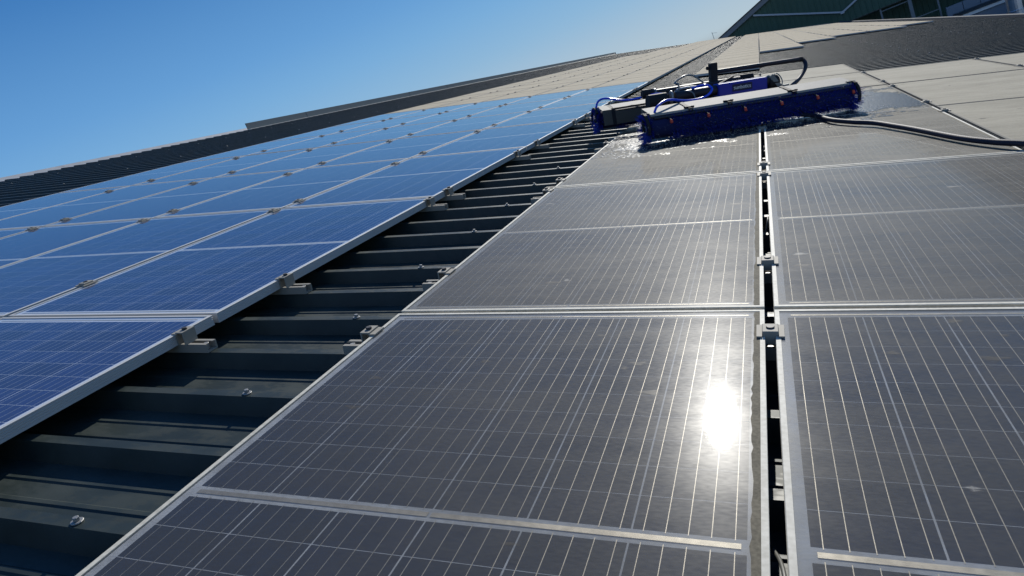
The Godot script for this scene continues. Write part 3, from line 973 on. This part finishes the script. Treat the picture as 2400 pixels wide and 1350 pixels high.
# ---- what stands beyond the roof
func build_background() -> void:
	var gb := thing("green_building", Transform3D(Basis(), Vector3(0, 0, -66)), "dark green clad building with a sloping gable beyond the far end of the roof", "building")
	var rake := func(x: float) -> float: return Y0 + 0.42 + 0.375 * (x + 2.05)
	# ribbed gable wall
	var st := mb()
	var bottom := func(x: float) -> float: return 0.0 if x < 8.1 else Y0 - 2.5
	var x := -9.0
	while x < 34.0:
		for q in [[0.0, 0.30, 0.0, 0.0], [0.30, 0.33, 0.0, 0.035], [0.33, 0.42, 0.035, 0.035], [0.42, 0.45, 0.035, 0.0]]:
			var a: float = x + q[0]; var b: float = x + q[1]
			quad(st, Vector3(a, bottom.call(a), q[2]), Vector3(b, bottom.call(a), q[3]), Vector3(b, rake.call(b), q[3]), Vector3(a, rake.call(a), q[2]))
		x += 0.45
	part("wall", done(st), M["green cladding"], gb)
	# recessed wall and soffit under the overhang
	st = mb()
	x = 8.1
	while x < 34.0:
		for q in [[0.0, 0.30, 0.0, 0.0], [0.30, 0.33, 0.0, 0.035], [0.33, 0.42, 0.035, 0.035], [0.42, 0.45, 0.035, 0.0]]:
			quad(st, Vector3(x + q[0], 0, -4.0 + q[2]), Vector3(x + q[1], 0, -4.0 + q[3]), Vector3(x + q[1], Y0 - 2.5, -4.0 + q[3]), Vector3(x + q[0], Y0 - 2.5, -4.0 + q[2]))
		x += 0.45
	part("recessed_wall", done(st), M["green cladding"], gb)
	st = mb()
	box(st, Vector3(8.1, Y0 - 2.56, -4.0), Vector3(34, Y0 - 2.503, -0.01))
	part("soffit", done(st), M["dark plate"], gb)
	# roof and barge board along the rake
	st = mb()
	var a0 := Vector3(-10, rake.call(-10.0), 0); var b0 := Vector3(34, rake.call(34.0), 0)
	for k in 1:
		var up := Vector3(0, 0.10, 0)
		quad(st, a0 + up + Vector3(0, 0, 0.35), b0 + up + Vector3(0, 0, 0.35), b0 + up + Vector3(0, 0, -24), a0 + up + Vector3(0, 0, -24))
		quad(st, a0 + Vector3(0, 0, 0.35), b0 + Vector3(0, 0, 0.35), b0 + up + Vector3(0, 0, 0.35), a0 + up + Vector3(0, 0, 0.35))
		quad(st, a0 + Vector3(0, 0, -24), b0 + Vector3(0, 0, -24), b0 + Vector3(0, 0, 0.35), a0 + Vector3(0, 0, 0.35))
		quad(st, a0 + Vector3(0, 0, 0.35), a0 + up + Vector3(0, 0, 0.35), a0 + up + Vector3(0, 0, -24), a0 + Vector3(0, 0, -24))
	part("roof", done(st), M["dark plate"], gb)
	st = mb()
	quad(st, a0 + Vector3(0, -0.40, 0.30), b0 + Vector3(0, -0.40, 0.30), b0 + Vector3(0, -0.01, 0.30), a0 + Vector3(0, -0.01, 0.30))
	quad(st, a0 + Vector3(0, -0.40, 0.05), b0 + Vector3(0, -0.40, 0.05), b0 + Vector3(0, -0.40, 0.30), a0 + Vector3(0, -0.40, 0.30))
	part("barge_board", done(st), M["barge board"], gb)
	# pale pipe with its bend
	var bar := func(called: String, p: Vector3, q: Vector3, w: float, mt: String, parent: Node):
		var s := mb()
		var d := q - p
		cbox(s, Vector3.ZERO, Vector3(w, w, d.length()), Transform3D(Basis.looking_at(d.normalized(), Vector3.UP if absf(d.normalized().y) < 0.95 else Vector3.RIGHT), (p + q) / 2))
		part(called, done(s), M[mt], parent)
	bar.call("pipe", Vector3(0.95, Y0 + 1.05, 0.15), Vector3(7.54, Y0 - 1.62, 0.15), 0.14, "pale pipe", gb)
	bar.call("pipe_001", Vector3(7.48, Y0 - 1.64, 0.17), Vector3(12.2, Y0 + 0.45, 0.17), 0.14, "pale pipe", gb)
	bar.call("pipe_joint", Vector3(7.38, Y0 - 1.62, 0.16), Vector3(7.66, Y0 - 1.62, 0.16), 0.22, "pale pipe", gb)
	bar.call("post", Vector3(10.24, 0, -0.2), Vector3(10.24, Y0 - 2.51, -0.2), 0.12, "grey post", gb)
	bar.call("post_001", Vector3(12.36, 0, -0.2), Vector3(12.36, Y0 - 2.51, -0.2), 0.26, "grey post", gb)
	bar.call("post_002", Vector3(14.24, 0, -0.2), Vector3(14.24, Y0 - 2.51, -0.2), 0.12, "grey post", gb)
	bar.call("rail", Vector3(10.3, Y0 - 2.79, -0.2), Vector3(12.22, Y0 - 2.79, -0.2), 0.07, "grey post", gb)
	bar.call("rail_001", Vector3(12.5, Y0 - 4.32, -0.2), Vector3(14.17, Y0 - 4.32, -0.2), 0.07, "grey post", gb)
	bar.call("rail_002", Vector3(10.3, Y0 - 4.32, -0.2), Vector3(12.22, Y0 - 4.32, -0.2), 0.07, "grey post", gb)
	# grey annex
	var an := thing("grey_annex", Transform3D(Basis(), Vector3(14.4, 0, -65)), "low blue-grey annex wall of flat panels beside the green building", "building")
	for k in 5:
		var s := mb()
		box(s, Vector3(0.02 + k * 1.15, 0, -0.3), Vector3(1.13 + k * 1.15, Y0 - 4.35, 0))
		part("wall_panel" if k == 0 else "wall_panel_%03d" % k, done(s), M["grey cladding"], an)
	var lo := thing("lean_to_shed", Transform3D(Basis(), Vector3(14.7, 0, -62)), "pale grey shed with a white roof edge in front of the annex", "shed")
	st = mb()
	box(st, Vector3(0.2, 0, -2.0), Vector3(3.6, Y0 - 5.32, 0))
	part("wall", done(st), M["grey cladding"], lo)
	st = mb()
	box(st, Vector3(0.0, Y0 - 5.31, -2.2), Vector3(3.8, Y0 - 5.08, 0.15))
	part("roof_edge", done(st), M["white trim"], lo)
	st = mb()
	box(st, Vector3(-0.1, Y0 - 5.07, -2.3), Vector3(3.8, Y0 - 4.99, 0.22))
	part("roof_cap", done(st), M["dark plate"], lo)
	# shiny duct with a dark plate
	var du := thing("exhaust_duct", Transform3D(Basis(), Vector3(17.2, 0, -59)), "shiny steel exhaust duct with a dark flat plate beside it", "duct")
	part("duct_pipe", rod(Vector3(0.1, 0, 0), Vector3(0.1, Y0 - 4.2, 0), 0.62, 28, 0.03), M["steel duct"], du)
	part("duct_collar", rod(Vector3(0.1, Y0 - 5.9, 0), Vector3(0.1, Y0 - 5.8, 0), 0.68, 28, 0.02), M["steel duct"], du)
	part("port", rod(Vector3(0.05, Y0 - 4.95, 0.55), Vector3(0.05, Y0 - 4.95, 0.66), 0.10, 14, 0.01), M["dark plate"], du)
	st = mb()
	box(st, Vector3(0.35, Y0 - 5.95, 0.7), Vector3(1.75, Y0 - 5.30, 0.78))
	part("dark_plate", done(st), M["dark plate"], du)
	var cr := thing("pipe_rack", Transform3D(Basis(), Vector3(18.6, 0, -57)), "white roof corner with thin bent pipes past the duct", "pipe rack")
	st = mb()
	box(st, Vector3(-0.2, Y0 - 6.7, -1.0), Vector3(3.5, Y0 - 6.45, 1.6))
	part("roof_slab", done(st), M["white trim"], cr)
	for k in 5:
		part("bent_pipe" if k == 0 else "bent_pipe_%03d" % k, tube_mesh(smooth_path([Vector3(-0.1 + k * 0.28, Y0 - 6.45, 1.2), Vector3(0.0 + k * 0.28, Y0 - 6.1, 1.2), Vector3(0.25 + k * 0.28, Y0 - 5.95, 1.0), Vector3(0.6 + k * 0.28, Y0 - 5.9, 0.4)], 4), 0.045, 8), M["grey post" if k % 2 else "white trim"], cr)
	var at := thing("antenna", Transform3D(Basis(), Vector3(-3.0, 0, -72)), "thin antenna mast on the horizon left of the green gable", "antenna")
	part("mast", rod(Vector3(0, 0, 0), Vector3(0, Y0 + 1.2, 0), 0.022, 6, 0.002), M["grey post"], at)
	part("cross_arm", rod(Vector3(-0.05, Y0 + 1.12, 0), Vector3(0.42, Y0 + 0.97, 0), 0.012, 6, 0.001), M["grey post"], at)

func sky_image(sun: Vector3) -> ImageTexture:
	var w := 512; var h := 256
	var img := Image.create(w, h, false, Image.FORMAT_RGBF)
	var el := [-90.0, 0.0, 2.0, 5.7, 9.0, 12.0, 20.0, 35.0, 60.0, 90.0]
	var co := [Color(0.30, 0.31, 0.31), Color(0.47, 0.585, 0.655), Color(0.42, 0.55, 0.655), Color(0.27, 0.475, 0.69), Color(0.19, 0.415, 0.70), Color(0.135, 0.345, 0.665), Color(0.056, 0.205, 0.505), Color(0.034, 0.135, 0.385), Color(0.025, 0.10, 0.30), Color(0.02, 0.09, 0.27)]
	for y in h:
		var e := 90.0 - (y + 0.5) / h * 180.0
		var k := 0
		while k < el.size() - 2 and e > el[k + 1]: k += 1
		var c: Color = co[k].lerp(co[k + 1], clampf((e - el[k]) / (el[k + 1] - el[k]), 0, 1)) if e > 0 else co[0]
		for x in w:
			var a := ((x + 0.5) / w - 0.5) * TAU
			var d := Vector3(sin(a) * cos(deg_to_rad(e)), sin(deg_to_rad(e)), -cos(a) * cos(deg_to_rad(e)))
			var g := rad_to_deg(acos(clampf(d.dot(sun), -1, 1)))
			var glow := 1.3 * exp(-g / 7.0) if e > 0 else 0.0
			img.set_pixel(x, y, Color(c.r + glow, c.g + glow * 0.97, c.b + glow * 0.92))
	return ImageTexture.create_from_image(img)

func _ready() -> void:
	rng.seed = 77
	# camera: measured in the roof's axes, then turned with the roof
	var roof_basis := Basis(U, N, Vector3(0, 0, 1))
	var cam := Camera3D.new()
	cam.name = "camera"
	add_child(cam)
	cam.transform = Transform3D(roof_basis * Basis(Vector3(0.93804411, -0.13842876, -0.3176645), Vector3(0.02226701, 0.93892443, -0.34340223), Vector3(0.3457997, 0.315053, 0.88383492)), P(1.03813, -1.70207, 0.676006))
	cam.fov = 45.6143
	cam.near = 0.05
	cam.far = 3000.0
	cam.current = true
	# sky and sun
	var sun_dir := (U * -0.05993 + N * 0.50411 + Vector3(0, 0, -0.86155)).normalized()
	var pan := PanoramaSkyMaterial.new()
	pan.panorama = sky_image(sun_dir)
	var sky := Sky.new()
	sky.sky_material = pan
	var env := Environment.new()
	env.background_mode = Environment.BG_SKY
	env.sky = sky
	env.tonemap_mode = Environment.TONE_MAPPER_LINEAR
	env.tonemap_exposure = 1.0
	env.sdfgi_enabled = true
	env.ssao_enabled = true
	env.ssil_enabled = true
	var we := WorldEnvironment.new()
	we.name = "world_environment"
	we.environment = env
	add_child(we)
	var sun := DirectionalLight3D.new()
	sun.name = "sun"
	sun.light_energy = 1.5
	sun.light_color = Color(1.0, 0.985, 0.95)
	sun.light_angular_distance = 0.5
	sun.shadow_enabled = true
	add_child(sun)
	sun.look_at_from_position(Vector3(0, 50, 0), Vector3(0, 50, 0) - sun_dir, Vector3.UP)

	make_materials()
	make_shapes()
	# the large structure
	var g := mb()
	quad(g, Vector3(-1500, 0, 1500), Vector3(1500, 0, 1500), Vector3(1500, 0, -1500), Vector3(-1500, 0, -1500))
	single("ground", done(g), M["concrete"], Transform3D(), "", "", "", "structure")
	build_roof()
	build_background()
	# the objects
	build_panels()
	build_clamps()
	build_machine()
	build_cables()
